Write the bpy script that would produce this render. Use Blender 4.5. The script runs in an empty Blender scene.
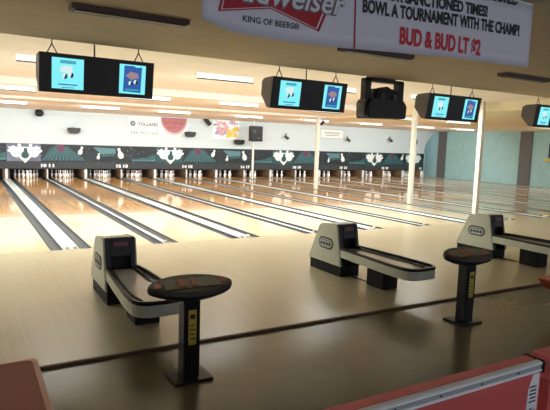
import bpy, bmesh, math, random
from mathutils import Vector, Matrix
random.seed(7)
sc = bpy.context.scene
COL = sc.collection
PI = math.pi

# ------------------------------------------------------------------ materials
def mat(name, col, rough=.5, metal=0., spec=.5, emit=None, es=0., var=0., vscale=8., bump=0., bscale=40., stretch=(1, 1, 1)):
    m = bpy.data.materials.new(name); m.use_nodes = True
    nt = m.node_tree; b = nt.nodes['Principled BSDF']
    b.inputs['Base Color'].default_value = (*col, 1)
    b.inputs['Roughness'].default_value = rough
    b.inputs['Metallic'].default_value = metal
    b.inputs['Specular IOR Level'].default_value = spec
    if emit:
        b.inputs['Emission Color'].default_value = (*emit, 1)
        b.inputs['Emission Strength'].default_value = es
    if var or bump:
        tc = nt.nodes.new('ShaderNodeTexCoord'); mp = nt.nodes.new('ShaderNodeMapping')
        mp.inputs['Scale'].default_value = stretch
        nt.links.new(tc.outputs['Object'], mp.inputs['Vector'])
        if var:
            n = nt.nodes.new('ShaderNodeTexNoise'); n.inputs['Scale'].default_value = vscale; n.inputs['Detail'].default_value = 4
            r = nt.nodes.new('ShaderNodeValToRGB')
            r.color_ramp.elements[0].position = .3; r.color_ramp.elements[1].position = .7
            r.color_ramp.elements[0].color = (*[max(0, c * (1 - var)) for c in col], 1)
            r.color_ramp.elements[1].color = (*[min(1, c * (1 + var)) for c in col], 1)
            nt.links.new(mp.outputs[0], n.inputs['Vector']); nt.links.new(n.outputs['Fac'], r.inputs['Fac'])
            nt.links.new(r.outputs[0], b.inputs['Base Color'])
        if bump:
            n2 = nt.nodes.new('ShaderNodeTexNoise'); n2.inputs['Scale'].default_value = bscale
            bp = nt.nodes.new('ShaderNodeBump'); bp.inputs['Strength'].default_value = bump; bp.inputs['Distance'].default_value = .01
            nt.links.new(mp.outputs[0], n2.inputs['Vector']); nt.links.new(n2.outputs['Fac'], bp.inputs['Height'])
            nt.links.new(bp.outputs[0], b.inputs['Normal'])
    return m

def wood(name, c1, c2, board=.027, length=2.2, rough=.1, spec=.5, heads=None, grain=(.82, 1.08)):
    """narrow boards running along y; heads = (c1, c2, y_end): another timber up to y_end"""
    m = bpy.data.materials.new(name); m.use_nodes = True
    nt = m.node_tree; L = nt.links; b = nt.nodes['Principled BSDF']
    b.inputs['Roughness'].default_value = rough; b.inputs['Specular IOR Level'].default_value = spec
    tc = nt.nodes.new('ShaderNodeTexCoord'); mp = nt.nodes.new('ShaderNodeMapping')
    mp.inputs['Rotation'].default_value = (0, 0, PI / 2)
    L.new(tc.outputs['Object'], mp.inputs['Vector'])
    def brick(a, c):
        br = nt.nodes.new('ShaderNodeTexBrick')
        br.inputs['Scale'].default_value = 1; br.inputs['Brick Width'].default_value = length
        br.inputs['Row Height'].default_value = board; br.inputs['Mortar Size'].default_value = .0006
        br.inputs['Color1'].default_value = (*a, 1); br.inputs['Color2'].default_value = (*c, 1)
        br.inputs['Mortar'].default_value = (*[x * .6 for x in a], 1)
        L.new(mp.outputs[0], br.inputs['Vector']); return br.outputs['Color']
    out = brick(c1, c2)
    if heads:
        h = brick(heads[0], heads[1])
        sx = nt.nodes.new('ShaderNodeSeparateXYZ'); L.new(tc.outputs['Object'], sx.inputs[0])
        gt = nt.nodes.new('ShaderNodeMath'); gt.operation = 'GREATER_THAN'; gt.inputs[1].default_value = heads[2]
        L.new(sx.outputs['Y'], gt.inputs[0])
        mx = nt.nodes.new('ShaderNodeMix'); mx.data_type = 'RGBA'
        L.new(gt.outputs[0], mx.inputs['Factor']); L.new(h, mx.inputs['A']); L.new(out, mx.inputs['B'])
        out = mx.outputs['Result']
    n = nt.nodes.new('ShaderNodeTexNoise'); n.inputs['Scale'].default_value = 1.6; n.inputs['Detail'].default_value = 5
    mp2 = nt.nodes.new('ShaderNodeMapping'); mp2.inputs['Scale'].default_value = (6, .5, 1)
    L.new(tc.outputs['Object'], mp2.inputs['Vector']); L.new(mp2.outputs[0], n.inputs['Vector'])
    r = nt.nodes.new('ShaderNodeValToRGB'); r.color_ramp.elements[0].color = (*[grain[0]] * 3, 1); r.color_ramp.elements[1].color = (grain[1], grain[1], grain[1] * .97, 1)
    L.new(n.outputs['Fac'], r.inputs['Fac'])
    mu = nt.nodes.new('ShaderNodeMix'); mu.data_type = 'RGBA'; mu.blend_type = 'MULTIPLY'; mu.inputs['Factor'].default_value = 1
    L.new(out, mu.inputs['A']); L.new(r.outputs[0], mu.inputs['B'])
    L.new(mu.outputs['Result'], b.inputs['Base Color'])
    return m

def starry(name, base, c2=None, dens=9.):
    m = bpy.data.materials.new(name); m.use_nodes = True
    nt = m.node_tree; L = nt.links; b = nt.nodes['Principled BSDF']; b.inputs['Roughness'].default_value = .45
    tc = nt.nodes.new('ShaderNodeTexCoord')
    v = nt.nodes.new('ShaderNodeTexVoronoi'); v.inputs['Scale'].default_value = dens
    L.new(tc.outputs['Object'], v.inputs['Vector'])
    r = nt.nodes.new('ShaderNodeValToRGB'); r.color_ramp.interpolation = 'CONSTANT'
    r.color_ramp.elements[0].color = (1, 1, 1, 1); r.color_ramp.elements[1].color = (0, 0, 0, 1); r.color_ramp.elements[1].position = .10
    L.new(v.outputs['Distance'], r.inputs['Fac'])
    mx = nt.nodes.new('ShaderNodeMix'); mx.data_type = 'RGBA'
    L.new(r.outputs[0], mx.inputs['Factor']); mx.inputs['B'].default_value = (.75, .8, .8, 1)
    n = nt.nodes.new('ShaderNodeTexNoise'); n.inputs['Scale'].default_value = 1.5; L.new(tc.outputs['Object'], n.inputs['Vector'])
    r2 = nt.nodes.new('ShaderNodeValToRGB'); r2.color_ramp.elements[0].position = .4; r2.color_ramp.elements[1].position = .75
    r2.color_ramp.elements[0].color = (*base, 1); r2.color_ramp.elements[1].color = (*(c2 or base), 1)
    L.new(n.outputs['Fac'], r2.inputs['Fac']); L.new(r2.outputs[0], mx.inputs['A'])
    L.new(mx.outputs['Result'], b.inputs['Base Color'])
    return m

M = {}
M['lane'] = wood('lane_pine', (.60, .32, .125), (.70, .41, .175), rough=.07, heads=((.70, .56, .36), (.76, .62, .41), 4.6))
M['approach'] = wood('approach_maple', (.49, .415, .27), (.51, .435, .285), rough=.25, grain=(.95, 1.04))
M['settee_floor'] = mat('dark_glazed_floor', (.125, .108, .062), .26, var=.06, vscale=5)
M['edge'] = mat('dark_step_edging', (.15, .08, .045), .5)
M['sub'] = mat('dark_subfloor', (.03, .03, .035), .8)
M['gutter'] = mat('gutter_grey', (.055, .068, .08), .3, var=.15)
M['gline'] = mat('gutter_lip_black', (.03, .035, .04), .4)
M['cap'] = mat('divider_pale', (.78, .82, .80), .22)
M['capmid'] = mat('divider_mid', (.55, .60, .60), .25)
M['wall'] = mat('white_wall_paint', (.66, .74, .77), .6, var=.03)
M['teal'] = mat('teal_wall_paint', (.42, .66, .68), .7, var=.06, vscale=3)
M['pilaster'] = mat('grey_brown_pilaster', (.17, .165, .165), .7, var=.1)
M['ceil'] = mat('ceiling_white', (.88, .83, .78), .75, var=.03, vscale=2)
M['riser'] = mat('ceiling_riser_white', (.90, .88, .86), .6)
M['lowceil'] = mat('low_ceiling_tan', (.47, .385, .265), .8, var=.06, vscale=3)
M['post'] = mat('cream_post_paint', (.84, .83, .74), .4)
M['black'] = mat('matt_black', (.012, .012, .013), .45)
M['blackgloss'] = mat('black_plastic', (.011, .011, .012), .3, spec=.3)
M['dark'] = mat('dark_grey', (.05, .05, .055), .5)
M['cabside'] = mat('cabinet_side_grey', (.10, .085, .08), .5, var=.15, vscale=6)
M['white'] = mat('white_enamel', (.86, .86, .84), .4)
M['brownfix'] = mat('brown_fixture', (.09, .06, .045), .55)
M['cream'] = mat('ball_return_cream', (.57, .60, .50), .35, var=.05)
M['plinth'] = mat('plinth_black', (.014, .013, .012), .6, spec=.2)
M['deck'] = mat('rack_tray', (.52, .51, .49), .2)
M['redlamp'] = mat('red_panel_lamp', (.09, .012, .01), .3, emit=(1, .1, .04), es=.012)
M['redvinyl'] = mat('red_laminate', (.62, .12, .11), .35, var=.08, vscale=4)
M['seatred'] = mat('bench_dark_red', (.36, .06, .045), .55, var=.05)
M['redtop'] = mat('red_padding', (.92, .23, .22), .4, var=.05)
M['orange'] = mat('orange_red_seat', (.52, .09, .045), .35)
M['edgehighlight'] = mat('edge_highlight_pink', (.62, .22, .19), .3)  # highlight along the rounded bench edge, painted in as a paler red
M['alu'] = mat('brushed_aluminium', (.92, .94, .94), .35, metal=.1, var=.08, vscale=30, stretch=(.2, 4, 4))
M['channel'] = mat('aluminium_channel_grey', (.42, .46, .45), .35, metal=.3)
M['screw'] = mat('dark_screw', (.06, .06, .06), .4, metal=.6)
M['yellow'] = mat('yellow_sticker', (.55, .45, .06), .5)
M['ink'] = mat('ink_black', (.02, .02, .025), .6)
M['paper'] = mat('white_paper', (.80, .80, .82), .6)
M['banner'] = mat('banner_vinyl', (.72, .72, .80), .45, var=.03, vscale=2)
M['bred'] = mat('banner_red', (.42, .015, .03), .4)
M['btext'] = mat('banner_ink_red', (.62, .02, .03), .5)
M['silver'] = mat('silver_ink', (.78, .78, .82), .4)
M['screen'] = mat('lit_cyan_screen', (.02, .1, .1), .2, emit=(.22, .86, .92), es=1.0)
M['scrblue'] = mat('screen_blue_graphic', (.01, .02, .1), .2, emit=(.02, .12, .45), es=.8)
M['scrpale'] = mat('screen_pale_graphic', (.1, .1, .1), .2, emit=(.75, .9, .9), es=.9)
M['scrdark'] = mat('screen_dark_graphic', (.01, .01, .02), .2, emit=(.02, .03, .06), es=.5)
M['scrpink'] = mat('screen_tan_graphic', (.1, .08, .06), .2, emit=(.45, .3, .3), es=.7)
M['tube'] = mat('lit_tube', (.9, .9, .9), .3, emit=(1, .97, .9), es=12)
M['lens'] = mat('lit_lens', (.9, .9, .88), .4, emit=(1, 1, .96), es=.8)
M['pin'] = mat('pin_white', (.82, .82, .80), .2)
M['pinred'] = mat('pin_red', (.6, .03, .03), .25)
M['kick'] = mat('kickback_brown', (.12, .065, .032), .4, var=.25, vscale=5)
M['curtain'] = mat('pit_curtain', (.02, .022, .03), .8)
M['mural'] = starry('mural_night', (.006, .011, .017), (.012, .03, .036))
M['muralilac'] = starry('mural_lilac', (.13, .13, .22), (.2, .24, .34), 5)
M['mband'] = mat('mask_band_grey', (.034, .040, .046), .4, var=.15)
M['mteal'] = mat('mural_teal', (.03, .12, .14), .4, var=.3, vscale=4)
M['mtealpale'] = mat('mural_pale_teal', (.09, .22, .25), .4)
M['mdark'] = mat('mural_dark_teal', (.02, .08, .095), .4)
M['mpurple'] = mat('mural_purple', (.14, .03, .085), .3)
M['mwhite'] = mat('mural_white', (.88, .9, .9), .4)
M['tan'] = mat('lettering_brown', (.30, .10, .04), .5)  # brown print of the swag banner lettering
M['penn'] = mat('banner_dusty_red', (.46, .17, .20), .6, var=.1)
M['pennpale'] = mat('banner_pale_pink', (.66, .48, .48), .6)
M['pgrey'] = mat('print_grey', (.16, .19, .21), .6)
M['ppale'] = mat('print_pale', (.36, .44, .45), .6)
M['pyel'] = mat('print_yellow', (.85, .62, .12), .6)
M['pblue'] = mat('print_blue', (.30, .34, .62), .6)
M['ppink'] = mat('print_pink', (.80, .40, .42), .6)
M['bluebox'] = mat('dark_blue_front', (.02, .04, .10), .3)

# ------------------------------------------------------------------ mesh helpers
class MB:
    def __init__(s): s.v = []; s.f = []; s.m = []
    def add(s, vs, fs, mi=0):
        o = len(s.v); s.v += [tuple(v) for v in vs]
        for f in fs: s.f.append([i + o for i in f]); s.m.append(mi)
        return s
    def box(s, x0, x1, y0, y1, z0, z1, mi=0):
        v = [(x, y, z) for z in (z0, z1) for y in (y0, y1) for x in (x0, x1)]
        return s.add(v, [(0, 2, 3, 1), (4, 5, 7, 6), (0, 1, 5, 4), (2, 6, 7, 3), (0, 4, 6, 2), (1, 3, 7, 5)], mi)
    def prism(s, pts, axis, a0, a1, mi=0):
        """extrude a 2D outline along an axis; outline coordinates are the other two axes in order"""
        def P(p, a):
            if axis == 'x': return (a, p[0], p[1])
            if axis == 'y': return (p[0], a, p[1])
            return (p[0], p[1], a)
        n = len(pts)
        v = [P(p, a0) for p in pts] + [P(p, a1) for p in pts]
        f = [list(range(n))[::-1], list(range(n, 2 * n))] + [(i, (i + 1) % n, n + (i + 1) % n, n + i) for i in range(n)]
        return s.add(v, f, mi)
    def loft(s, rings, mi=0, closed=True, caps=True):
        n = len(rings[0]); v = [p for r in rings for p in r]; f = []
        for k in range(len(rings) - 1):
            for i in range(n if closed else n - 1):
                j = (i + 1) % n; f.append((k * n + i, k * n + j, (k + 1) * n + j, (k + 1) * n + i))
        if caps and closed: f += [list(range(n))[::-1], [(len(rings) - 1) * n + i for i in range(n)]]
        return s.add(v, f, mi)
    def lathe(s, prof, seg=14, c=(0, 0, 0), mi=0):
        rings = [[(c[0] + r * math.cos(2 * PI * i / seg), c[1] + r * math.sin(2 * PI * i / seg), c[2] + z) for i in range(seg)] for r, z in prof]
        if isinstance(mi, (list, tuple)):
            for k in range(len(rings) - 1): s.loft(rings[k:k + 2], mi[k], caps=False)
            return s
        return s.loft(rings, mi)
    def tube(s, pts, r, seg=8, mi=0):
        rings = []
        for i, p in enumerate(pts):
            p = Vector(p); a = Vector(pts[max(i - 1, 0)]); b = Vector(pts[min(i + 1, len(pts) - 1)])
            d = (b - a).normalized(); u = d.orthogonal().normalized() if not rings else (u - d * u.dot(d)).normalized()
            w = d.cross(u)
            rings.append([p + r * (math.cos(2 * PI * k / seg) * u + math.sin(2 * PI * k / seg) * w) for k in range(seg)])
        return s.loft(rings, mi)
    def build(s, name, mats, parent=None, bevel=0, smooth=False, loc=None, rot=None):
        me = bpy.data.meshes.new(name); me.from_pydata(s.v, [], s.f)
        if not isinstance(mats, (list, tuple)): mats = [mats]
        for m in mats: me.materials.append(m)
        me.polygons.foreach_set('material_index', s.m)
        bm = bmesh.new(); bm.from_mesh(me); bmesh.ops.recalc_face_normals(bm, faces=bm.faces)
        if bevel:
            es = [e for e in bm.edges if len(e.link_faces) == 2 and e.calc_face_angle(0) > .5]
            bmesh.ops.bevel(bm, geom=es, offset=bevel, segments=2, affect='EDGES', clamp_overlap=True)
        bm.to_mesh(me); bm.free()
        if smooth: me.polygons.foreach_set('use_smooth', [True] * len(me.polygons))
        o = bpy.data.objects.new(name, me); COL.objects.link(o)
        if parent: o.parent = parent
        if loc: o.location = loc
        if rot: o.rotation_euler = rot
        return o

def tag(o, label, cat, group=None):
    o['label'] = label; o['category'] = cat
    if group: o['group'] = group
    return o
def thing(name, label, cat, loc=(0, 0, 0), group=None, rot=(0, 0, 0)):
    o = bpy.data.objects.new(name, None); COL.objects.link(o); o.empty_display_size = .1
    o.location = loc; o.rotation_euler = rot
    return tag(o, label, cat, group)
def struct(o): o['kind'] = 'structure'; return o
def tree(o, parent=None, **kw):
    c = o.copy(); COL.objects.link(c); c.parent = parent
    for ch in list(o.children): tree(ch, c)
    return c
def dup(o, loc, label, group=None):
    c = tree(o); c.location = loc; c['label'] = label
    if group: c['group'] = group
    return c

def text(name, s, m, parent, size, loc, width=None, rot=(PI / 2, 0, 0), bold=0., shear=0., align='LEFT', depth=.0008, warp=None):
    cu = bpy.data.curves.new(name, 'FONT'); cu.body = s; cu.size = size; cu.offset = bold; cu.shear = shear
    cu.extrude = depth; cu.resolution_u = 3
    t = bpy.data.objects.new(name, cu); COL.objects.link(t)
    bpy.context.view_layer.update()
    me = bpy.data.meshes.new_from_object(t.evaluated_get(bpy.context.evaluated_depsgraph_get()))
    bpy.data.objects.remove(t); bpy.data.curves.remove(cu)
    xs = [v.co.x for v in me.vertices]; x0, x1 = min(xs), max(xs)
    k = (width / (x1 - x0)) if width else 1
    sh = {'LEFT': 0, 'CENTER': .5}[align] * (x1 - x0) * k
    for v in me.vertices: v.co.x = (v.co.x - x0) * k - sh
    me.materials.clear(); me.materials.append(m)
    o = bpy.data.objects.new(name, me); COL.objects.link(o); o.parent = parent; o.location = loc; o.rotation_euler = rot
    if warp:
        R = o.rotation_euler.to_matrix()
        for v in me.vertices:
            p = R @ v.co + Vector(loc); v.co = R.inverted() @ (Vector(warp(p)) - Vector(loc))
    return o

# ------------------------------------------------------------------ numbers of the place
HALF = 1.8                      # lane to lane
X0, X1 = -5.6, 28.3             # side walls
YW = 17.885                     # masking units / fascia
KMIN, KMAX = -3, 15
BED, GUT = 1.17, .225
def capw(k): return .28 if k % 2 == 0 else .08
ZA, ZB, ZC, ZL = 3.6, 3.40, 3.31, 3.3
YS = -2.6                       # edge of low ceiling
YR1, YR2 = 5.8, 10.2            # ceiling risers
STEP = -5.2

# ------------------------------------------------------------------ room shell
struct(MB().box(X0, X1, -8.95, STEP - .03, -.14, -.03).build('floor', M['settee_floor']))
struct(MB().box(X0, X1, STEP, 0, -.14, 0).build('floor_approach', M['approach']))
struct(MB().box(X0, X1, STEP - .03, STEP, -.14, -.002).build('trim_1', M['edge'], bevel=.006))
struct(MB().box(X0, X1, 0, 20, -.22, -.12).build('floor_lanes', M['sub']))
struct(MB().box(27.15, X1, 0, 20, -.12, -.004).build('floor_aisle', M['approach']))
struct(MB().box(X0, X1, -13, -8.95, -.14, .45).build('floor_concourse', M['settee_floor']))
struct(MB().box(X0, X1, YS, YR1, ZA, ZA + .3).build('ceiling', M['ceil']))
struct(MB().box(X0, X1, YR1 + .02, YR2, ZB, ZA + .3).build('ceiling_middle', M['ceil']))
struct(MB().box(X0, X1, YR2 + .02, YW + .1, ZC, ZA + .3).build('ceiling_far', M['ceil']))
struct(MB().box(X0, 12.95, YR1, YR1 + .02, ZB, ZA + .3).build('trim_5', M['riser']))
struct(MB().box(X0, 12.95, YR2, YR2 + .02, ZC, ZA + .3).build('trim_6', M['riser']))
M['ceilyellow'] = mat('ceiling_cream_yellow', (.87, .81, .60), .7, var=.03, vscale=2)
struct(MB().box(12.95, X1, YS, YR2, ZC, ZA).build('ceiling_right', M['ceilyellow']))
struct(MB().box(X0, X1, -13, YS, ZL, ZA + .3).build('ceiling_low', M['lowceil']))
struct(MB().box(X0 - .15, X0, -13, 20, -.22, 3.9).build('wall_left', M['wall']))
struct(MB().box(X1, X1 + .15, -13, 20, -.22, 3.9).build('wall_right', M['teal']))
# fascia over the lanes, with the rounded end at the right
fas = [(X0, 1.69), (27.06, 1.69), (27.08, 2.0), (27.17, 2.33), (27.36, 2.63), (27.62, 2.90), (27.95, 3.14), (28.25, ZC), (X0, ZC)]
struct(MB().prism(fas, 'y', YW, YW + .1).build('wall_back', M['wall']))
struct(MB().prism([(27.06, -.1), (27.14, -.1), (27.14, 1.69), (27.06, 1.69)], 'y', YW, YW + .1).build('trim_2', M['cap']))
struct(MB().box(X0, 27.1, 19.75, 19.85, -.2, 3.9).build('wall_pit', M['curtain']))
struct(MB().box(27.1, X1, 19.75, 19.85, -.2, 3.9).build('wall_aisle', M['teal']))
struct(MB().box(X0, 27.0, YW + .1, 19.75, 1.0, 1.06).build('ceiling_pit', M['curtain']))
for i, (a, b) in enumerate(((10.2, 11.0), (16.95, 17.65))):
    struct(MB().box(X1 - .12, X1, a, b, -.12, 3.6).build('trim_%d' % (3 + i), M['pilaster'], bevel=.01))

# ------------------------------------------------------------------ lanes and dividers
def edges(i):  # lane between divider i and i+1
    a = i * HALF + capw(i) / 2; b = (i + 1) * HALF - capw(i + 1) / 2
    return a, b
def gutter_mb(w):
    prof = [(-w / 2, 0), (-w / 2 + .012, 0)] + [(-(w / 2 - .014) * math.cos(t), -.07 * math.sin(t)) for t in [PI * q / 8 for q in range(0, 9)]] + [(w / 2 - .012, 0), (w / 2, 0), (w / 2, -.11), (-w / 2, -.11)]
    return MB().prism(prof, 'y', .0, 18.0)
protos = {}
def lane_number(i): return i + 10
WORDS = dict(zip(range(6, 26), 'six seven eight nine ten eleven twelve thirteen fourteen fifteen sixteen seventeen eighteen nineteen twenty twenty-one twenty-two twenty-three twenty-four twenty-five'.split()))
for i in range(KMIN, KMAX):
    a, b = edges(i); n = lane_number(i); cx = (a + b) / 2
    lab = ('polished wooden bowling lane leading to the pins under mask number %s' % WORDS[n]) if n >= 10 else \
          ('wooden bowling lane at the far left edge, left of the leftmost wide divider' if n == 9 else
           'wooden bowling lane out of frame to the left, number %s' % WORDS[n])
    t = thing('bowling_lane', lab, 'bowling lane', (cx, 0, 0), 'bowling lanes')
    key = 'lane'
    if key not in protos:
        bed = MB().box(-BED / 2, BED / 2, 0.004, 19.7, -.11, 0).build('lane_bed', M['lane'], t)
        w = (b - a - BED) / 2
        g1 = gutter_mb(GUT).build('gutter', M['gutter'], t)
        protos[key] = (bed, g1)
    else:
        bed = protos[key][0].copy(); COL.objects.link(bed); bed.parent = t
        g1 = protos[key][1].copy(); COL.objects.link(g1); g1.parent = t
    g1.location = (-BED / 2 - GUT / 2, .004, 0)
    g2 = g1.copy(); COL.objects.link(g2); g2.parent = t; g2.location = (BED / 2 + GUT / 2, .004, 0)

LANE_C = {i: sum(edges(i)) / 2 for i in range(KMIN, KMAX)}
for k in range(KMIN, KMAX + 1):
    # real gap between the neighbouring gutters
    lo = LANE_C[k - 1] + BED / 2 + GUT if k > KMIN else k * HALF - .14
    hi = LANE_C[k] - BED / 2 - GUT if k < KMAX else k * HALF + .14
    wide = k % 2 == 0
    l, r = lane_number(k - 1), lane_number(k)
    lab = ('wide' if wide else 'narrow') + ' pale divider strip between the gutters of lanes %s and %s' % (WORDS[l], WORDS[r])
    if k == KMAX: lab = 'pale divider strip at the far right side of lane 24, next to the aisle'
    if k == KMIN: lab = 'pale divider strip out of frame at the left wall beside lane 7'
    t = thing('lane_divider', lab, 'lane divider', (k * HALF, 0, 0), 'lane dividers')
    lo -= k * HALF; hi -= k * HALF
    MB().box(lo + .001, hi - .001, .004, 17.93, -.11, .006).build('cap', M['cap'], t, bevel=.004)
    if wide and k not in (KMIN, KMAX):
        MB().box(-.012, .012, .1, 17.9, .006, .012).build('centre_track', M['capmid'], t)
        for sx in (-.07, .07):
            MB().lathe([(0, 0), (.045, 0), (.045, .03), (.03, .05), (0, .052)], 12, (sx, .07, .006)).build('end_fitting', M['post'], t, smooth=False)
    else:
        MB().lathe([(0, 0), (.032, 0), (.032, .03), (.02, .045), (0, .047)], 12, (0, .05, .006)).build('end_fitting', M['post'], t)

# ------------------------------------------------------------------ pin decks
for k in range(KMIN, KMAX + 1):
    wide = k % 2 == 0; l, r = lane_number(k - 1), lane_number(k)
    lo = LANE_C[k - 1] + BED / 2 + GUT if k > KMIN else k * HALF - .04
    hi = LANE_C[k] - BED / 2 - GUT if k < KMAX else k * HALF + .04
    if not wide: lo -= .02; hi += .02
    lab = 'brown side board with white front post between the pins of lanes %s and %s' % (WORDS[l], WORDS[r])
    if k == KMAX: lab = 'brown side board closing the pin deck of lane 24 at its right'
    if k == KMIN: lab = 'brown side board beside the pin deck of lane 7, out of frame'
    t = thing('pin_deck_board', lab, 'pin deck side board', (k * HALF, 18.0, 0), 'pin deck side boards')
    MB().box(lo - k * HALF + .001, hi - k * HALF - .001, .03, 1.7, .001, .70).build('side_panel', M['kick'], t)
    # curved white front post
    w = .05 if not wide else .11
    MB().prism([(-.02, .008), (.03, .008), (.03, .70), (-.02, .70), (-.06, .30), (-.05, .12)], 'x', -w / 2, w / 2).build('front_post', M['white'], t)

pin_prof = [(0, 0), (.026, 0), (.030, .012), (.048, .07), (.0605, .115), (.057, .155), (.043, .20), (.030, .235), (.0245, .262), (.0235, .272), (.0235, .284), (.0245, .295), (.027, .315), (.032, .342), (.030, .362), (.02, .377), (0, .381)]
pin_mi = [0] * (len(pin_prof) - 1); pin_mi[7] = 1; pin_mi[9] = 0; pin_mi[10] = 1
pin0 = None
for i in range(-1, KMAX):
    n = lane_number(i)
    for row in range(4):
        for c in range(row + 1):
            x = LANE_C[i] + (c - row / 2) * .335; y = 18.25 + row * .29
            if pin0 is None:
                o = pin0 = MB().lathe(pin_prof, 14, mi=pin_mi).build('bowling_pin', [M['pin'], M['pinred']], smooth=True)
                tag(o, '', 'bowling pin')
            else:
                o = pin0.copy(); COL.objects.link(o)
            o.location = (x, y, 0)
            pos = [['head pin'], ['left in second row', 'right in second row'],
                   ['left in third row', 'middle of third row', 'right in third row'],
                   ['far left in back row', 'left of centre in back row', 'right of centre in back row', 'far right in back row']][row][c]
            o['label'] = 'white bowling pin, %s, at the end of lane %s' % (pos, WORDS[n])
            o['group'] = 'pins at the end of lane %s' % WORDS[n]

# ------------------------------------------------------------------ masking units with mural
def mpin(mb, x, z, s, lean=0., y0=-.03, y1=-.02, mi=0):
    half = [(.16, 0), (.24, .2), (.26, .34), (.2, .52), (.11, .68), (.10, .76), (.15, .88), (.11, .98), (.03, 1.0)]
    out = [(a, b) for a, b in half] + [(-a, b) for a, b in half[::-1]]
    ca, sa = math.cos(lean), math.sin(lean)
    mb.prism([(x + s * (a * ca - b * sa), z + s * (a * sa + b * ca)) for a, b in out], 'y', y0, y1, mi)
def mask(k, kind, end=False):
    l = lane_number(k - 1); xr = 1.8 if not end else .06
    nums = '%d %d' % (l, l + 1) if not end else '%d' % l
    what = 'white pin diamond and purple ball' if kind == 'A' else 'teal screen and loose pins'
    lab = 'dark masking panel numbered %s with %s' % (nums.replace(' ', ' and '), what)
    if kind == 'A' and end: lab = 'dark masking panel end piece numbered 24 above the last pins'
    t = thing('masking_unit', lab, 'masking unit', (k * HALF, YW, .49), 'masking units above the pins')
    MB().box(-1.799, xr - .001, -.02, .06, .33, 1.2).build('mural_panel', M['mural'], t)
    MB().box(-1.799, xr - .001, -.035, .06, 0, .33).build('number_band', M['mband'], t, bevel=.006)
    if not end:
        text('number', '%d' % l, M['mwhite'], t, .20, (-.30, -.037, .09), width=.25, bold=.013)
        text('number', '%d' % (l + 1), M['mwhite'], t, .20, (.05, -.037, .09), width=.25, bold=.013)
    else:
        text('number', '%d' % l, M['mwhite'], t, .20, (-.38, -.037, .09), width=.25, bold=.013)
    if kind == 'A':
        MB().box(-1.78, -.30, -.026, -.02, .36, 1.18).build('pale_backdrop', M['muralilac'] if k < 3 else M['mdark'], t)
        d = MB()
        pts = [(-1.74, 1.04), (-.28, 1.04), (-.99, .27)]
        d.prism(pts, 'y', -.040, -.026)
        for q, (px, pz, ln, sz) in enumerate(((-1.30, .60, .95, .52), (-1.22, .62, .60, .56), (-1.12, .66, .25, .54), (-.86, .66, -.25, .54), (-.76, .62, -.60, .56), (-.68, .60, -.95, .52))):
            mpin(d, px, pz, sz, ln, -.043 - .002 * q, -.035)
        d.build('pin_diamond', M['mwhite'], t)
        b = MB(); b.lathe([(0, 0), (.17, 0), (.17, .004), (0, .004)], 18)
        b.v = [(x - .99, -.056 - z, y + .66) for x, y, z in b.v]
        b.prism([(-1.08, .66), (-.88, .68), (-.90, .98), (-1.03, 1.0)], 'y', -.0625, -.056)
        b.build('dark_emblem', M['mdark'], t)
        r = MB(); r.prism([(-.28, .40), (.15, 1.02), (.35, 1.12), (.95, 1.12), (1.78, .42)] if not end else [(-.28, .40), (-.1, .8), (.05, .9), (.05, .42)], 'y', -.03, -.02)
        if not end:
            for q in range(11):
                xb = -.2 + q * .19; xt = .62 + (q - 5) * .045
                r.prism([(xb - .016, .41), (xb + .016, .41), (xt + .008, 1.05), (xt - .008, 1.05)], 'y', -.034, -.03, 1)
        r.build('ray_burst', [M['mdark'], M['mtealpale']], t)
        if not end:
            c = MB(); c.lathe([(0, 0), (.18, 0), (.18, .006), (0, .006)], 20)
            c.v = [(x + .62, -.034 - z, y + 1.02) for x, y, z in c.v]; c.build('purple_ball', M['mpurple'], t)
            p = MB(); mpin(p, 1.48, .72, .42, -.35); p.build('painted_pin', M['mwhite'], t)
    else:
        s = MB(); s.prism([(-1.45, 1.10), (-.35, 1.06), (-.32, .80), (-1.05, .74)], 'y', -.03, -.02)
        s.prism([(-1.0, .70), (-.38, .76), (-.38, .70), (-1.0, .62)], 'y', -.03, -.02, 1)
        s.build('teal_screen', [M['mtealpale'], M['mteal']], t)
        p = MB(); mpin(p, -1.22, .50, .30, -.2); p.build('painted_pin', M['mwhite'], t)
        p = MB(); mpin(p, -.02, .55, .56, .3, -.036, -.026); p.build('painted_pin', M['mwhite'], t)
        s = MB(); s.prism([(.50, .42), (1.78, .42), (1.78, .80), (1.3, .62), (.9, .56), (.50, .54)], 'y', -.028, -.02, 0)
        s.prism([(.50, .42), (1.78, .42), (1.78, .52), (1.2, .47), (.5, .46)], 'y', -.032, -.028, 1)
        s.build('teal_glow', [M['mteal'], M['mtealpale']], t)
for j, k in enumerate(range(-1, 15, 2)):
    mask(k, 'B' if j % 2 == 0 else 'A')
mask(15, 'A', True)

# ------------------------------------------------------------------ things on the fascia
def disc_y(mb, x, z, r, y0, y1, seg=16, mi=0, sx=1.):
    mb.prism([(x + r * sx * math.cos(2 * PI * i / seg), z + r * math.sin(2 * PI * i / seg)) for i in range(seg)], 'y', y0, y1, mi)
t = thing('wall_sign', 'white lettered wall sign with a round grey emblem above lane 12', 'sign', (6.55, YW, 2.18))
MB().box(-.88, .90, -.05, -.001, .02, 1.08).build('panel', M['white'], t, bevel=.006)
e = MB(); disc_y(e, -.60, .70, .14, -.056, -.05, 18); e.build('emblem', M['pgrey'], t)
e = MB(); disc_y(e, -.60, .70, .06, -.06, -.056, 14); e.build('emblem_centre', M['ppale'], t)
text('lettering', 'YOLLAND', M['pgrey'], t, .24, (-.34, -.052, .60), width=1.1, bold=.008)
text('lettering', '555 357 1555', M['pgrey'], t, .2, (-.72, -.052, .16), width=1.5, bold=.002)

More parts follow.
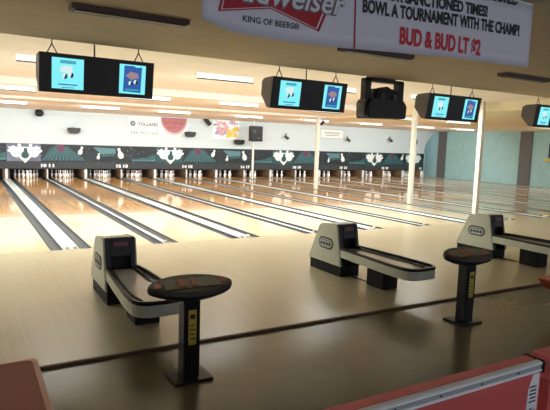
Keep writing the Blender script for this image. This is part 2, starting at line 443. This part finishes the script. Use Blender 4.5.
t = thing('wall_banner', 'white wall banner with dusty red half-round swag lettering above lane 13', 'banner', (8.20, YW, 2.36))
MB().box(-.80, .80, -.02, -.001, 0, .92).build('cloth', M['mwhite'], t)
def half_round(a, b, top, y0, y1, n=16):
    m = MB(); m.prism([(a * math.cos(PI + PI * i / n), top + b * math.sin(PI + PI * i / n)) for i in range(n + 1)], 'y', y0, y1); return m
half_round(.78, .92, .915, -.026, -.02).build('outer_swag', M['pennpale'], t)
half_round(.70, .80, .915, -.031, -.026).build('inner_swag', M['penn'], t)
text('lettering', 'A Sundrock', M['tan'], t, .26, (-.52, -.033, .56), width=1.04, shear=.2)
text('lettering', 'SCENE UP', M['tan'], t, .2, (-.36, -.033, .32), width=.72)

t = thing('poster', 'colourful wall poster of pink, blue and yellow patches above lane 15', 'poster', (11.3, YW, 2.24))
MB().box(-.82, .84, -.02, -.001, 0, 1.06).build('sheet', M['mwhite'], t)
p = MB(); random.seed(3)
for q in range(80):
    x = random.uniform(-.70, .72); z = random.uniform(.16, .98)
    mi = 1 if (x > .1 and z < .62) else random.choice((0, 0, 2, 3))
    disc_y(p, x, z, random.uniform(.05, .12), -.022 - .0002 * q, -.02, 9, mi, random.uniform(.8, 1.7))
p.build('printed_patches', [M['ppink'], M['pyel'], M['pblue'], M['mwhite']], t)

t = thing('wall_emblem', 'round dark purple emblem on the white fascia at its right end', 'emblem', (26.1, YW, 2.28))
e = MB(); disc_y(e, 0, .24, .24, -.03, -.001, 20); e.build('disc', M['dark'], t)
e = MB(); disc_y(e, 0, .24, .13, -.036, -.03, 16); e.build('centre', M['pblue'], t)
t = thing('wall_notice', 'pale outlined notice board on the fascia right of the nearest white post', 'notice', (18.8, YW, 2.5))
MB().box(-.95, .95, -.02, -.001, 0, .62).build('board', M['white'], t)
f = MB(); f.box(-.95, .95, -.026, -.02, 0, .03); f.box(-.95, .95, -.026, -.02, .59, .62); f.box(-.95, -.92, -.026, -.02, .03, .59); f.box(.92, .95, -.026, -.02, .03, .59)
f.build('border', M['ppale'], t)
f = MB(); f.box(-.6, .6, -.024, -.02, .34, .40); f.box(-.5, .5, -.024, -.02, .2, .25); f.build('printed_lines', M['ppale'], t)

def spot(x, z, label, kind):
    t = thing('spotlight', label, 'spotlight', (x, YW, z), 'black spotlights on the white fascia')
    if kind == 0:     # round head on a plate
        MB().box(-.22, .22, -.3, -.001, .36, .42).build('bracket', M['dark'], t)
        MB().lathe([(0, 0), (.12, .02), (.19, .10), (.2, .2), (.14, .32), (.05, .36)], 14, (0, -.2, 0)).build('lamp_head', M['black'], t, smooth=True)
    elif kind == 1:   # flat dome
        MB().box(-.07, .07, -.1, -.001, .0, .16).build('bracket', M['dark'], t)
        m = MB(); m.prism([(-.30, .14), (.30, .14), (.27, -.06), (.15, -.14), (-.15, -.14), (-.27, -.06)], 'y', -.42, -.1)
        m.build('lamp_head', M['black'], t, bevel=.03)
    elif kind == 2:   # tilted can
        MB().tube([(0, -.001, .34), (0, -.16, .3)], .03).build('bracket', M['dark'], t)
        MB().tube([(-.12, -.12, .42), (.02, -.2, .2), (.16, -.28, 0)], .12, 12).build('lamp_head', M['black'], t)
    else:             # small hook lamp
        MB().tube([(.12, -.001, .34), (.0, -.12, .3), (-.06, -.2, .18)], .025).build('bracket', M['dark'], t)
        MB().tube([(-.1, -.2, .2), (.0, -.24, .1), (.12, -.26, .03)], .085, 10).build('lamp_head', M['dark'], t)
spot(1.45, 2.98, 'round black spotlight on a bar bracket, leftmost on the white fascia', 0)
spot(3.0, 2.38, 'flat black dome lamp on the fascia below the left screens', 1)
spot(9.05, 2.42, 'flat black dome lamp at the lower left corner of the red swag banner', 1)
spot(10.05, 2.98, 'tilted black can light high on the fascia between red banner and poster', 2)
spot(12.05, 2.08, 'flat black dome lamp under the lower edge of the colourful poster', 1)
spot(15.25, 2.36, 'small hooked lamp on the fascia left of the nearest white post', 3)
spot(19.95, 2.36, 'small hooked lamp on the fascia at the right of the pale notice', 3)
spot(23.6, 2.45, 'small hooked lamp on the fascia nearest the round emblem', 3)

# ------------------------------------------------------------------ posts
def post(x, y, w, top, label):
    t = thing('support_post', label, 'post', (x, y, 0), 'pale posts standing between the lanes')
    MB().box(-w / 2, w / 2, -w / 2, w / 2, .02, top - .001).build('shaft', M['post'], t, bevel=.01)
    MB().box(-w / 2 - .012, w / 2 + .012, -w / 2 - .012, w / 2 + .012, .007, .02).build('base_plate', M['post'], t)
    return t
post(12.6, 1.35, .15, ZA, 'cream post at the right, nearest and thickest of the tall posts')
post(12.6, 4.30, .155, ZA, 'pale post rising beside the hexagonal side of the third twin screen')
post(12.6, 10.5, .15, ZB if 10.5 < YR2 else ZC, 'white post in front of the masks, right of the thin loudspeaker post')
post(12.6, 16.95, .10, ZC, 'thin white post carrying the black loudspeaker near the far wall')
t = thing('loudspeaker', 'black wall loudspeaker mounted on the thin far post', 'loudspeaker', (12.6, 16.89, 2.16))
MB().box(-.34, .42, -.30, -.001, 0, .86).build('cabinet', M['blackgloss'], t, bevel=.02)
m = MB(); disc_y(m, -.10, .56, .11, -.31, -.3, 16); m.build('driver', M['dark'], t)
m = MB(); disc_y(m, .16, .18, .08, -.31, -.3, 16); m.build('driver', M['dark'], t)

# ------------------------------------------------------------------ ceiling strip lights over the lanes
fx = thing('ceiling_light', '', 'ceiling light', (0, 0, 0), 'white strip lights over the lanes')
MB().box(-.72, .72, -.05, -.03, -.112, -.001).build('lit_front', M['lens'], fx, bevel=.003)
MB().box(-.72, .72, -.03, .10, -.035, -.001).build('channel', M['white'], fx)
MB().box(-.72, .72, -.052, -.03, -.135, -.112).build('lower_lip', M['dark'], fx)
tb = MB().tube([(-.68, .03, -.07), (.68, .03, -.07)], .018); tb.build('lit_tube', M['tube'], fx)
LAMP = (.94, 1, .985)
rows = [(1.4, ZA, [-.03, 3.66, 6.78, 10.3], 'the near row over the lanes'),
        (6.3, ZB, [-.62, 3.28, 6.43, 10.0, 13.7, 17.2, 24.6], 'the middle row over the lanes'),
        (11.8, ZC, [-.36, 3.05, 6.07, 9.62, 13.37, 16.87, 20.75, 24.1], 'the far row nearest the white fascia')]
ordn = ['leftmost', 'second from left', 'third from left', 'fourth from left', 'fifth from left', 'sixth from left', 'seventh from left', 'eighth from left']
first = True
POWS = {1.4: 190., 6.3: 98., 11.8: 98.}; TILT = {1.4: 12., 6.3: 25., 11.8: 50.}
for y, z, xs, rn in rows:
    for q, x in enumerate(xs + [-4.2]):
        z = ZC if (x > 12.95 and y < YR2) else dict(((1.4, ZA), (6.3, ZB), (11.8, ZC)))[y]
        lab = 'white strip light, %s in %s' % (ordn[q] if q < len(xs) else 'one outside the frame', rn)
        if first: o = fx; fx.location = (x, y, z); fx['label'] = lab; first = False
        else: o = dup(fx, (x, y, z), lab)
        ld = bpy.data.lights.new('strip_lamp', 'AREA'); ld.shape = 'RECTANGLE'; ld.size = 1.35; ld.size_y = .06
        ld.energy = POWS[y]; ld.color = LAMP
        lo = bpy.data.objects.new('strip_lamp', ld); COL.objects.link(lo); lo.location = (x, y + .06, z - .085)
        lo.rotation_euler = (math.radians(TILT[y]), 0, 0)      # down and towards the pins
# pin deck lamps behind the masks, one per lane
for i in range(-2, KMAX):
    ld = bpy.data.lights.new('pin_lamp', 'AREA'); ld.shape = 'RECTANGLE'; ld.size = 1.2; ld.size_y = .05
    ld.energy = 9; ld.color = (.95, 1, 1)
    lo = bpy.data.objects.new('pin_lamp', ld); COL.objects.link(lo); lo.location = (LANE_C[i], YW + .10, .62)
    lo.rotation_euler = (math.radians(35), 0, 0)

# dark unlit fixtures under the low ceiling
lf = thing('ceiling_fixture', 'unlit brown strip fixture under the low ceiling at the upper left', 'ceiling fixture', (-.16, -4.68, ZL), 'unlit fixtures under the low ceiling')
MB().prism([(-.10, 0), (.10, 0), (.085, -.05), (-.085, -.05)], 'x', -.58, .58).build('housing', M['brownfix'], lf)
MB().box(-.55, .55, -.07, .05, -.062, -.05).build('louvre', M['black'], lf)
dup(lf, (3.08, -4.63, ZL), 'unlit brown strip fixture partly hidden by the lower edge of the large banner')
dup(lf, (6.42, -4.45, ZL), 'unlit brown strip fixture under the low ceiling right of the large banner')

# ------------------------------------------------------------------ twin screens
W = 1.53
tv = thing('twin_screen', 'twin score screen cabinet hanging at the left above lanes 10 and 11', 'score screen', (0, -2.5, 2.64), 'hanging twin score screens')
side = [(0, .51), (.08, 0), (.20, .02), (.40, .24), (.38, .46), (.30, .505)]
cab = MB().prism(side, 'x', .008, W - .008).build('cabinet', M['black'], tv, bevel=.008)
for a, b in ((0, .008), (W - .008, W)): MB().prism([(y + (.004 if y < .1 else -.004), z) for y, z in side], 'x', a, b).build('side_panel', M['cabside'], tv)
def face(u, v, off=0.):  # point on the tilted front: u right, v up
    return (u, .08 - v / .51 * .08 - off, v)
def quad(mb, u0, u1, v0, v1, o0, o1, mi=0):
    a = [face(u, v, o0) for u, v in ((u0, v0), (u1, v0), (u1, v1), (u0, v1))]; b = [face(u, v, o1) for u, v in ((u0, v0), (u1, v0), (u1, v1), (u0, v1))]
    mb.loft([a, b], mi)
def poly(mb, pts, o0, o1, mi=0): mb.loft([[face(u, v, o0) for u, v in pts], [face(u, v, o1) for u, v in pts]], mi)
def screen(u0, u1, var):
    s = MB(); quad(s, u0, u1, .055, .455, .0, .004); so = s.build('screen', M['screen'], tv)
    w = u1 - u0; c = (u0 + u1) / 2
    g = MB()
    def pins(mb, cu, cv, r, mi):
        for q in range(2):
            uu = cu + (q - .5) * r * 1.3
            poly(mb, [(uu + r * .55 * math.cos(2 * PI * i / 12), cv + (q * .02) + r * .6 * math.sin(2 * PI * i / 12)) for i in range(12)], .006 + q * .001, .008 + q * .001, mi)
            poly(mb, [(uu + r * .55 * math.cos(PI * i / 12 - 1.9), cv + q * .02 + r * .6 * math.sin(PI * i / 12 - 1.9)) for i in range(13)], .008 + q * .001, .0095 + q * .001, 3)
    if var == 0:
        quad(g, c - .10, c + .10, .385, .425, .004, .006, 0); poly(g, [(c - .1, .33), (c - .04, .36), (c + .06, .35), (c + .05, .26), (c - .09, .27)], .004, .006, 2)
        pins(g, c, .22, .06, 2)
        quad(g, c - .12, c + .12, .105, .12, .004, .006, 1); quad(g, c - .08, c + .08, .07, .078, .004, .006, 1)
    elif var == 1:
        poly(g, [(c - .13, .085), (c + .12, .075), (c + .13, .43), (c + .06, .42), (c, .44), (c - .12, .435)], .004, .006, 1)
        poly(g, [(c - .10, .30), (c - .03, .36), (c + .07, .34), (c + .09, .28), (c - .02, .25)], .006, .008, 4)
        pins(g, c + .01, .2, .055, 2)
        quad(g, c - .10, c + .1, .10, .12, .006, .008, 0)
    else:
        quad(g, c - .10, c + .10, .37, .425, .004, .006, 1); pins(g, c, .23, .06, 2)
        poly(g, [(c - .11, .10), (c + .09, .085), (c + .12, .15), (c - .05, .17)], .004, .006, 1)
        quad(g, c - .11, c + .11, .075, .09, .004, .006, 0)
    m5 = bpy.data.materials.get('screen_mid') or mat('screen_mid', (.01, .05, .08), .2, emit=(.06, .45, .6), es=.8)
    g.build('screen_graphic', [m5, M['scrblue'], M['scrpale'], M['scrdark'], M['scrpink']], so)
    return so
sA = screen(.155, .560, 0)
sB = screen(1.04, 1.41, 1)
def chain(u, parent):
    m = MB(); m.tube([(u - .07, .1, .50), (u, .1, .64)], .008, 6); m.tube([(u + .07, .1, .50), (u, .1, .64)], .008, 6)
    m.tube([(u, .1, .64), (u, .1, ZA - 2.641)], .008, 6); m.build('hanging_wire', M['dark'], parent)
chain(.17, tv); chain(1.33, tv)
MB().tube([(.72, .12, .5), (.72, .12, ZA - 2.641)], .011, 6).build('cable', M['dark'], tv)
def tvset(x, label):
    c = dup(tv, (x, -2.5, 2.64), label)
    kids = [k for k in c.children if k.name.startswith('screen')]
    return c
tv2 = tvset(2.73, 'twin score screen cabinet hanging left of the black stage light, above the middle ball return')
tv3 = tvset(6.275, 'twin score screen cabinet hanging right of the black stage light')
tv4 = tvset(9.69, 'twin score screen cabinet cut off by the right frame edge')
tv.location.x = -.777

# stage light in a yoke
t = thing('stage_light', 'black stage light in a square yoke hanging between two screen cabinets', 'stage light', (5.09, -2.45, 2.57))
f = MB(); f.box(-.46, -.33, -.10, .06, .26, .72); f.box(.33, .46, -.10, .06, .26, .72); f.box(-.46, .46, -.10, .06, .665, .72)
f.build('yoke', M['black'], t, bevel=.01)
MB().box(-.30, .30, -.02, .10, .72, 1.029).build('mount', M['black'], t)
m = MB(); m.prism([(-.46, 0), (.46, .02), (.47, .26), (.38, .36), (-.36, .36), (-.46, .24)], 'y', -.20, .16); m.build('base_box', M['black'], t, bevel=.02)
m = MB(); m.prism([(-.26, .30), (.28, .30), (.30, .50), (.16, .545), (.06, .56), (.04, .59), (-.02, .59), (-.04, .56), (-.24, .545)], 'y', -.16, .14); m.build('lamp_body', M['blackgloss'], t, bevel=.015)
for u in (-.12, .18):
    m = MB(); disc_y(m, u, .40, .06, -.185, -.16, 14); m.build('lens', M['dark'], t)
m = MB(); m.prism([(-.50, .06), (-.46, .04), (-.46, .34), (-.50, .28)], 'y', -.12, .1); m.build('side_fin', M['cabside'], t)

# ------------------------------------------------------------------ large banner under the low ceiling
BY = -7.2
def bend(p):   # gentle bow of the hanging vinyl, in the banner's own frame
    x, y, z = p
    s = max(0., (.25 - x)) / .25
    return (x, y + .006 * math.sin(x * 5.2), z)
t = thing('banner', 'large white beer banner with red bow tie hanging under the low ceiling at the top', 'banner', (-.43, BY, 2.69))
def zbot(x):
    pts = [(0, .075), (.10, .04), (.22, .016), (.6, .006), (1.0, .018), (1.5, .045), (2.2, .072), (3.02, .09)]
    for (a, p), (b, q) in zip(pts, pts[1:]):
        if x <= b: return p + (q - p) * (x - a) / (b - a)
    return .09
m = MB(); N = 60; NZ = 6
def grid(off):
    return [[bend((3.02 * i / N, off, zbot(3.02 * i / N) * (1 - j / NZ) + .606 * j / NZ)) for i in range(N + 1)] for j in range(NZ + 1)]
A, B = grid(0), grid(.003)
vs = [p for r in A for p in r] + [p for r in B for p in r]; n1 = (N + 1) * (NZ + 1); fs = []
for j in range(NZ):
    for i in range(N):
        a = j * (N + 1) + i; fs.append((a, a + 1, a + N + 2, a + N + 1)); fs.append((n1 + a, n1 + a + N + 1, n1 + a + N + 2, n1 + a + 1))
for i in range(N): fs.append((i, n1 + i, n1 + i + 1, i + 1)); a = NZ * (N + 1) + i; fs.append((a, a + 1, n1 + a + 1, n1 + a))
for j in range(NZ):
    a = j * (N + 1); fs.append((a, a + N + 1, n1 + a + N + 1, n1 + a)); a += N; fs.append((a, n1 + a, n1 + a + N + 1, a + N + 1))
m.add(vs, fs); m.build('vinyl_sheet', M['banner'], t, smooth=True)
MB().box(.02, 3.0, -.012, .015, .600, .609).build('hanging_rail', M['white'], t)
def flat(pts, off, name, mm, sub=8):
    out = []
    for (a, b) in zip(pts, pts[1:] + pts[:1]):
        for q in range(sub): out.append((a[0] + (b[0] - a[0]) * q / sub, a[1] + (b[1] - a[1]) * q / sub))
    g = MB(); g.prism(out, 'y', -off, -off + .002); g.v = [bend(v) for v in g.v]
    return g.build(name, mm, t)
bow = [(.102, .125), (.455, .192), (.82, .098), (.93, .35), (.87, .60), (.455, .50), (.04, .58), (.15, .33)]
def shrink(pts, d):
    c = (.46, .35); return [(c[0] + (x - c[0]) * (1 - d), c[1] + (z - c[1]) * (1 - d)) for x, z in pts]
flat(bow, .004, 'red_bow_tie', M['bred'])
flat(shrink(bow, .05), .006, 'silver_outline', M['silver'])
flat(shrink(bow, .075), .008, 'red_bow_tie_centre', M['bred'])
wb = lambda p: bend(p)
text('logo_outline', 'Budweiser', M['pgrey'], t, .20, (.125, -.0095, .206), width=.90, rot=(PI / 2, math.radians(-1.2), 0), shear=.3, bold=.009, warp=wb)  # printed dark outline, a bolder copy behind the silver letters
text('logo_lettering', 'Budweiser', M['silver'], t, .20, (.130, -.0115, .208), width=.89, rot=(PI / 2, math.radians(-1.2), 0), shear=.3, bold=.002, warp=wb)
text('lettering', 'KING OF BEERS®', M['ink'], t, .052, (.268, -.003, .092), width=.40, bold=.0006, warp=wb)
flat([(1.114, .025), (1.126, .025), (1.108, .60), (1.096, .60)], .004, 'red_rule', M['bred'])
def ln(s, x, z, h, w, mm, b=.0045): text('lettering', s, mm, t, h, (x, -.0035, z), width=w, bold=b, warp=wb, rot=(PI / 2, math.radians(-1.8), 0))
ln('FOR A BOWLER WHO HAS SCORED', 1.18, .525, .115, 1.64, M['ink'])
ln('300 FOR SANCTIONED TIMES!', 1.20, .390, .112, 1.25, M['ink'])
ln('BOWL A TOURNAMENT WITH THE CHAMP!', 1.178, .280, .122, 1.69, M['ink'])
text('lettering', 'BUD & BUD LT $2', M['btext'], t, .165, (1.535, -.0035, .112), width=.86, bold=.006, warp=wb, rot=(PI / 2, math.radians(-.6), 0))

# ------------------------------------------------------------------ ball returns
br = thing('ball_return', 'cream and black ball return behind the left console', 'ball return', (0, -3.6, 0), 'ball returns on the approach')
# hood: local y 0 is the front, lanes at +y
sidep = [(-.07, .165), (.84, .165), (.56, .74), (.50, .785), (.40, .80), (.10, .82), (.055, .80)]
MB().prism(sidep, 'x', -.205, -.165).build('side_panel', M['cream'], br, bevel=.012)
MB().prism(sidep, 'x', .165, .205).build('side_panel', M['cream'], br, bevel=.012)
core = [(-.085, .165), (.83, .165), (.55, .735), (.40, .81), (.10, .825), (.035, .79)]
MB().prism([(.12, .165), (.825, .165), (.55, .73), (.40, .795), (.12, .80)], 'x', -.165, .165).build('hood_shell', M['cream'], br)
fr = MB()   # black front surround with a mouth
fr.prism([(-.085, .165), (.12, .165), (.12, .822), (.05, .822)], 'x', -.185, -.125); fr.prism([(-.085, .165), (.12, .165), (.12, .822), (.05, .822)], 'x', .125, .185)
fr.prism([(.0, .60), (.12, .60), (.12, .822), (.05, .822)], 'x', -.125, .125); fr.box(-.125, .125, .08, .12, .165, .60)
fr.build('black_front', M['blackgloss'], br, bevel=.008)
MB().prism([(.008, .72), (.04, .72), (.04, .775), (.020, .775)], 'x', -.09, .09).build('red_display', M['redlamp'], br)
MB().box(-.18, .18, -.05, .80, 0, .165).build('plinth', M['plinth'], br)
def oval_x(mb, yc, zc, a, b, x0, x1, mi=0, n=24):
    pts = []
    for i in range(n):
        th = 2 * PI * i / n; cx = (a - b) * (1 if math.cos(th) > 0 else -1)
        pts.append((yc + cx + b * math.cos(th), zc + b * math.sin(th)))
    mb.prism(pts, 'x', x0, x1, mi)
for sx, nm in ((-1, 'oval_badge'), (1, 'oval_badge')):
    m = MB(); xa, xb = (-.212, -.205) if sx < 0 else (.205, .212)
    oval_x(m, .335, .485, .195, .095, xa, xb)
    bo = m.build(nm, M['dark'], br)
    m = MB(); xa, xb = (-.216, -.212) if sx < 0 else (.212, .216)
    oval_x(m, .335, .485, .165, .068, xa, xb)
    m.build('badge_face', M['capmid'], bo)
    m = MB(); xa, xb = (-.220, -.216) if sx < 0 else (.216, .220)
    for q in range(4):
        oval_x(m, .225 + q * .073, .475, .030, .030, xa, xb, 0, 14)
    m.box(xa, xb, .2, .47, .522, .534)
    m.build('badge_scallop', M['dark'], bo)
# rack: a long loop with rounded end
def loop(d, n=10):
    pts = [(-.185 + d, .0), (-.215 + d, -.35), (-.27 + d, -1.2)]
    for i in range(n + 1):
        th = PI * i / n
        cx = -(.285 - d) * math.cos(th); ex = 1.0
        # squarish round end
        s_ = math.sin(th); c_ = math.cos(th)
        pts.append((.015 - (.285 - d) * (abs(c_) ** .6) * (1 if c_ > 0 else -1), -1.38 - (.26 - d) * (s_ ** .7)))
    pts += [(.30 - d, -1.2), (.26 - d, -.35), (.225 - d, .0)]
    return pts
def ringwall(d0, d1, z0, z1, mi=0):
    m = MB(); o, i_ = loop(d0), loop(d1); n = len(o)
    rings = []
    for p, q in zip(o, i_): rings.append([(p[0], p[1], z0), (p[0], p[1], z1), (q[0], q[1], z1), (q[0], q[1], z0)])
    m.loft(rings, mi); return m
ringwall(0, .03, .315, .435).build('rack_side', M['cream'], br, bevel=.004)
ringwall(-.006, .042, .435, .475).build('black_rim', M['blackgloss'], br, bevel=.012)
MB().prism(loop(.03), 'z', .36, .43).build('tray', M['deck'], br)
for x in (-.18, .19): MB().tube([(x * .72, .06, .445), (x * .85, -.5, .442), (x, -1.2, .442), (x * .85, -1.45, .442)], .014, 8).build('ball_track', M['blackgloss'], br)
MB().box(-.07, .21, -.92, -.54, 0, .345).build('pedestal_leg', M['plinth'], br, bevel=.01)
MB().lathe([(0, 0), (.045, .01), (.055, .035), (.045, .06)], 12, (.07, -1.44, .262)).build('underside_knob', M['black'], br, smooth=True)
MB().tube([(-.02, -.05, .02), (.0, -.2, .012), (.02, -.46, .012)], .008, 6).build('cable', M['black'], br)
br2 = dup(br, (3.585, -3.6, 0), 'grey-cream and black ball return in the middle of the picture')
br3 = dup(br, (7.22, -3.58, 0), 'cream ball return at the right behind the right console')

# ------------------------------------------------------------------ consoles on a column
cs = thing('score_console', 'black oval-topped score console on the dark floor at left', 'score console', (.01, -5.94, -.03), 'oval score consoles on columns')
MB().box(-.165, .185, -.13, .18, 0, .025).build('base_plate', M['black'], cs, bevel=.006)
MB().box(-.073, .073, -.075, .075, .025, .78).build('column', M['blackgloss'], cs, bevel=.008)
def lens(a, b, z, n=40, p=.8, tz=.0, cy=.02):
    pts = []
    for i in range(n):
        th = 2 * PI * i / n; c, s_ = math.cos(th), math.sin(th)
        y = cy + b * (abs(s_) ** 1.3) * (1 if s_ > 0 else -1)
        pts.append((.02 + a * .955 * c, y, z + y * tz))
    return pts
T = .16
m = MB(); m.loft([lens(.28, .13, .745, tz=T), lens(.40, .20, .79, tz=T), lens(.41, .21, .82, tz=T), lens(.40, .20, .845, tz=T), lens(.385, .185, .848, tz=T)]); m.build('oval_top', M['black'], cs, smooth=False)
def slab(x0, x1, y0, y1, nm, mm, dz=.0, sl=.0):
    g = MB(); P = lambda x, y, h: (x, y, .849 + h + y * T)
    q = [(x0 - sl, y0), (x1 - sl, y0), (x1 + sl, y1), (x0 + sl, y1)]
    g.loft([[P(x, y, dz) for x, y in q], [P(x, y, dz + .006) for x, y in q]]); return g.build(nm, mm, cs)
M['panelgreen'] = mat('panel_dark_green', (.035, .05, .04), .35)
M['panelred'] = mat('panel_dull_red', (.26, .045, .02), .4)
slab(-.24, .28, -.085, .11, 'key_panel', M['panelgreen'])
slab(-.305, -.245, -.035, .07, 'red_key_panel', M['panelred'], sl=.01)
slab(-.10, -.03, -.06, .10, 'red_key_panel', M['panelred'], .006, sl=.012)
slab(.02, .06, -.06, .10, 'red_key_panel', M['panelred'], .006, sl=.012)
slab(.285, .35, -.03, .07, 'red_key_panel', M['panelred'], sl=.01)
st = MB().box(-.036, .036, -.078, -.0755, .33, .64).build('yellow_label', M['yellow'], cs)
g = MB(); g.box(-.022, .022, -.080, -.078, .56, .60)
for q in range(4): g.box(-.026, .024 - .008 * (q % 2), -.080, -.078, .38 + q * .04, .39 + q * .04)
g.build('printed_lines', M['ink'], st)
dup(cs, (3.545, -5.94, -.03), 'black oval-topped score console on the dark floor at right')

# ------------------------------------------------------------------ red seating
def bench(x0, x1, y0, y1, label, edge):
    t = thing('bench_seat', label, 'bench', ((x0 + x1) / 2, (y0 + y1) / 2, -.03), None)
    a, b = (x1 - x0) / 2, (y1 - y0) / 2
    m = MB()
    def rr(ax, by, z, r=.05, n=4):
        pts = []
        for cx, cy, s0 in ((ax - r, by - r, 0), (-ax + r, by - r, PI / 2), (-ax + r, -by + r, PI), (ax - r, -by + r, 1.5 * PI)):
            for q in range(n + 1): pts.append((cx + r * math.cos(s0 + PI / 2 * q / n), cy + r * math.sin(s0 + PI / 2 * q / n), z))
        return pts
    m.loft([rr(a - .06, b - .06, .33), rr(a - .015, b - .015, .40), rr(a, b, .435), rr(a, b, .45), rr(a - .012, b - .012, .458)])
    m.build('seat', M['orange'] if edge == 'o' else M['seatred'], t)
    e = MB(); o, i_ = rr(a + .004, b + .004, 0), rr(a - .03, b - .03, 0); n = len(o)
    rings = [[(o[q % n][0], o[q % n][1], .437), (o[q % n][0], o[q % n][1], .461), (i_[q % n][0], i_[q % n][1], .463), (i_[q % n][0], i_[q % n][1], .437)] for q in range(n + 1)]
    e.loft(rings); e.build('edge_band', M['orange'] if edge == 'o' else M['edgehighlight'], t)
    c = MB(); c.loft([rr(a - .04, b - .16, 0), rr(a - .10, b - .2, .1), rr(a - .16, b - .22, .2), rr(a - .12, b - .16, .30), rr(a - .06, b - .08, .335)])
    c.build('pedestal', M['plinth'], t)
    return t
bench(-2.9, -1.235, -7.05, -6.08, 'dark red bench seat with pinkish edge highlight at the lower left corner', 'p')
bench(4.77, 6.4, -6.75, -6.05, 'orange-red bench seat on a dark pedestal at the right frame edge', 'o')

def backrest(x0, x1, label, nscrew, sticker):
    L = x1 - x0
    t = thing('settee', label, 'settee', (x0, -8.42, -.045))
    MB().box(0, L, -.025, .0, .09, .895).build('back_panel', M['redvinyl'], t)
    MB().box(0, L, .0, .085, .47, .915).build('back_pad', M['redtop'], t, bevel=.014)
    r = MB(); r.prism([(-.026, .856), (-.038, .860), (-.038, .869), (-.032, .872), (-.032, .898), (-.038, .901), (-.038, .911), (-.026, .916), (.0, .916), (.0, .895), (-.025, .895), (-.025, .856)], 'x', 0, L - .012)
    ro = r.build('aluminium_trim', M['alu'], t)
    MB().box(.002, L - .014, -.0335, -.0318, .873, .897).build('screw_channel', M['channel'], ro)
    for q in range(nscrew):
        x = L - .22 - q * .30
        g = MB(); disc_y(g, x, .885, .006, -.037, -.0335, 10); g.build('screw', M['screw'], ro)
    MB().box(L - .012, L + .012, -.045, .09, .845, .92).build('end_cap', M['black'], t, bevel=.008)
    MB().box(.02, L - .02, .085, .32, .40, .45).build('seat', M['redtop'], t, bevel=.012)
    for x in (.25, L - .25): MB().box(x - .04, x + .04, .05, .25, .015, .40).build('leg', M['plinth'], t)
    if sticker:
        s = MB().prism([(L - .115, .55), (L - .02, .55), (L - .012, .845), (L - .07, .845), (L - .105, .76)], 'y', -.028, -.025).build('sticker', M['paper'], t)
        g = MB()
        for q in range(5): g.box(L - .095 + .006 * (q % 2), L - .035, -.030, -.028, .682 + q * .022, .690 + q * .022)
        g.build('printed_lines', M['ink'], s)
        g = MB(); g.prism([(L - .10, .57), (L - .05, .58), (L - .04, .63), (L - .08, .65), (L - .10, .62)], 'y', -.030, -.028); g.prism([(L - .07, .60), (L - .03, .60), (L - .03, .64), (L - .06, .65)], 'y', -.032, -.030, 1)
        g.build('printed_picture', [M['pgrey'], M['pennpale']], s)
    return t
backrest(-2.2, 1.175, 'long red settee back with aluminium trim and white sticker in the foreground', 8, True)
t = thing('settee_corner', 'red settee corner section right of the aluminium trimmed back, at the frame edge', 'settee', (1.235, -8.42, -.03))
MB().box(0, 1.5, -.06, .10, .77, .905).build('back_pad', M['redtop'], t, bevel=.015)
MB().box(.02, 1.48, -.03, .05, .0, .77).build('back_panel', M['redvinyl'], t)

# item on the teal wall at the right frame edge
t = thing('wall_cabinet', 'dark blue wall cabinet with a yellow ledge on the teal wall', 'wall cabinet', (X1 - .21, 8.72, 1.55))
MB().box(-.02, .2, -.5, .28, .22, 1.05).build('front', M['bluebox'], t, bevel=.01)
MB().box(-.10, .2, -.5, .42, 0, .16).build('ledge', M['pyel'], t, bevel=.01)

# small hanging spots under the lane ceiling
def hang(x, y, z, label, mm):
    t = thing('hanging_spotlight', label, 'spotlight', (x, y, z), 'small spotlights under the lane ceiling')
    MB().tube([(0, 0, -.001), (0, 0, -.14)], .02).build('stem', mm, t)
    MB().tube([(.09, .02, -.12), (0, 0, -.19), (-.10, -.02, -.27)], .06, 10).build('lamp_head', mm, t)
hang(13.2, 11.0, ZC, 'dark spotlight under the ceiling beside the nearest white post', M['black'])
hang(23.9, 10.6, ZC, 'pale spotlight under the ceiling edge right of the cream post', M['post'])

# ------------------------------------------------------------------ world and camera
w = bpy.data.worlds.new('world'); sc.world = w; w.use_nodes = True
bg = w.node_tree.nodes['Background']; bg.inputs['Color'].default_value = (.80, .86, 1, 1); bg.inputs['Strength'].default_value = 1.0

cd = bpy.data.cameras.new('camera'); cam = bpy.data.objects.new('camera', cd); COL.objects.link(cam)
f, yaw, pit, rol = 531.7748, .5277, .1141, .0326
cd.sensor_width = 36; cd.lens = 36 * f / 550; cd.clip_end = 200
fw = Vector((math.sin(yaw) * math.cos(pit), math.cos(yaw) * math.cos(pit), -math.sin(pit)))
r0 = Vector((math.cos(yaw), -math.sin(yaw), 0)); u0 = r0.cross(fw)
r = math.cos(rol) * r0 + math.sin(rol) * u0; u = -math.sin(rol) * r0 + math.cos(rol) * u0
mw = Matrix((r, u, -fw)).transposed().to_4x4(); mw.translation = (-1.6375, -10.1877, 2.0484)
cam.matrix_world = mw; sc.camera = cam

sc.view_settings.view_transform = 'Standard'; sc.view_settings.look = 'None'
sc.view_settings.exposure = 0; sc.view_settings.gamma = 1; sc.view_settings.use_curve_mapping = False
sc.cycles.use_denoising = True
sc.cycles.caustics_reflective = False; sc.cycles.max_bounces = 8; sc.cycles.diffuse_bounces = 5
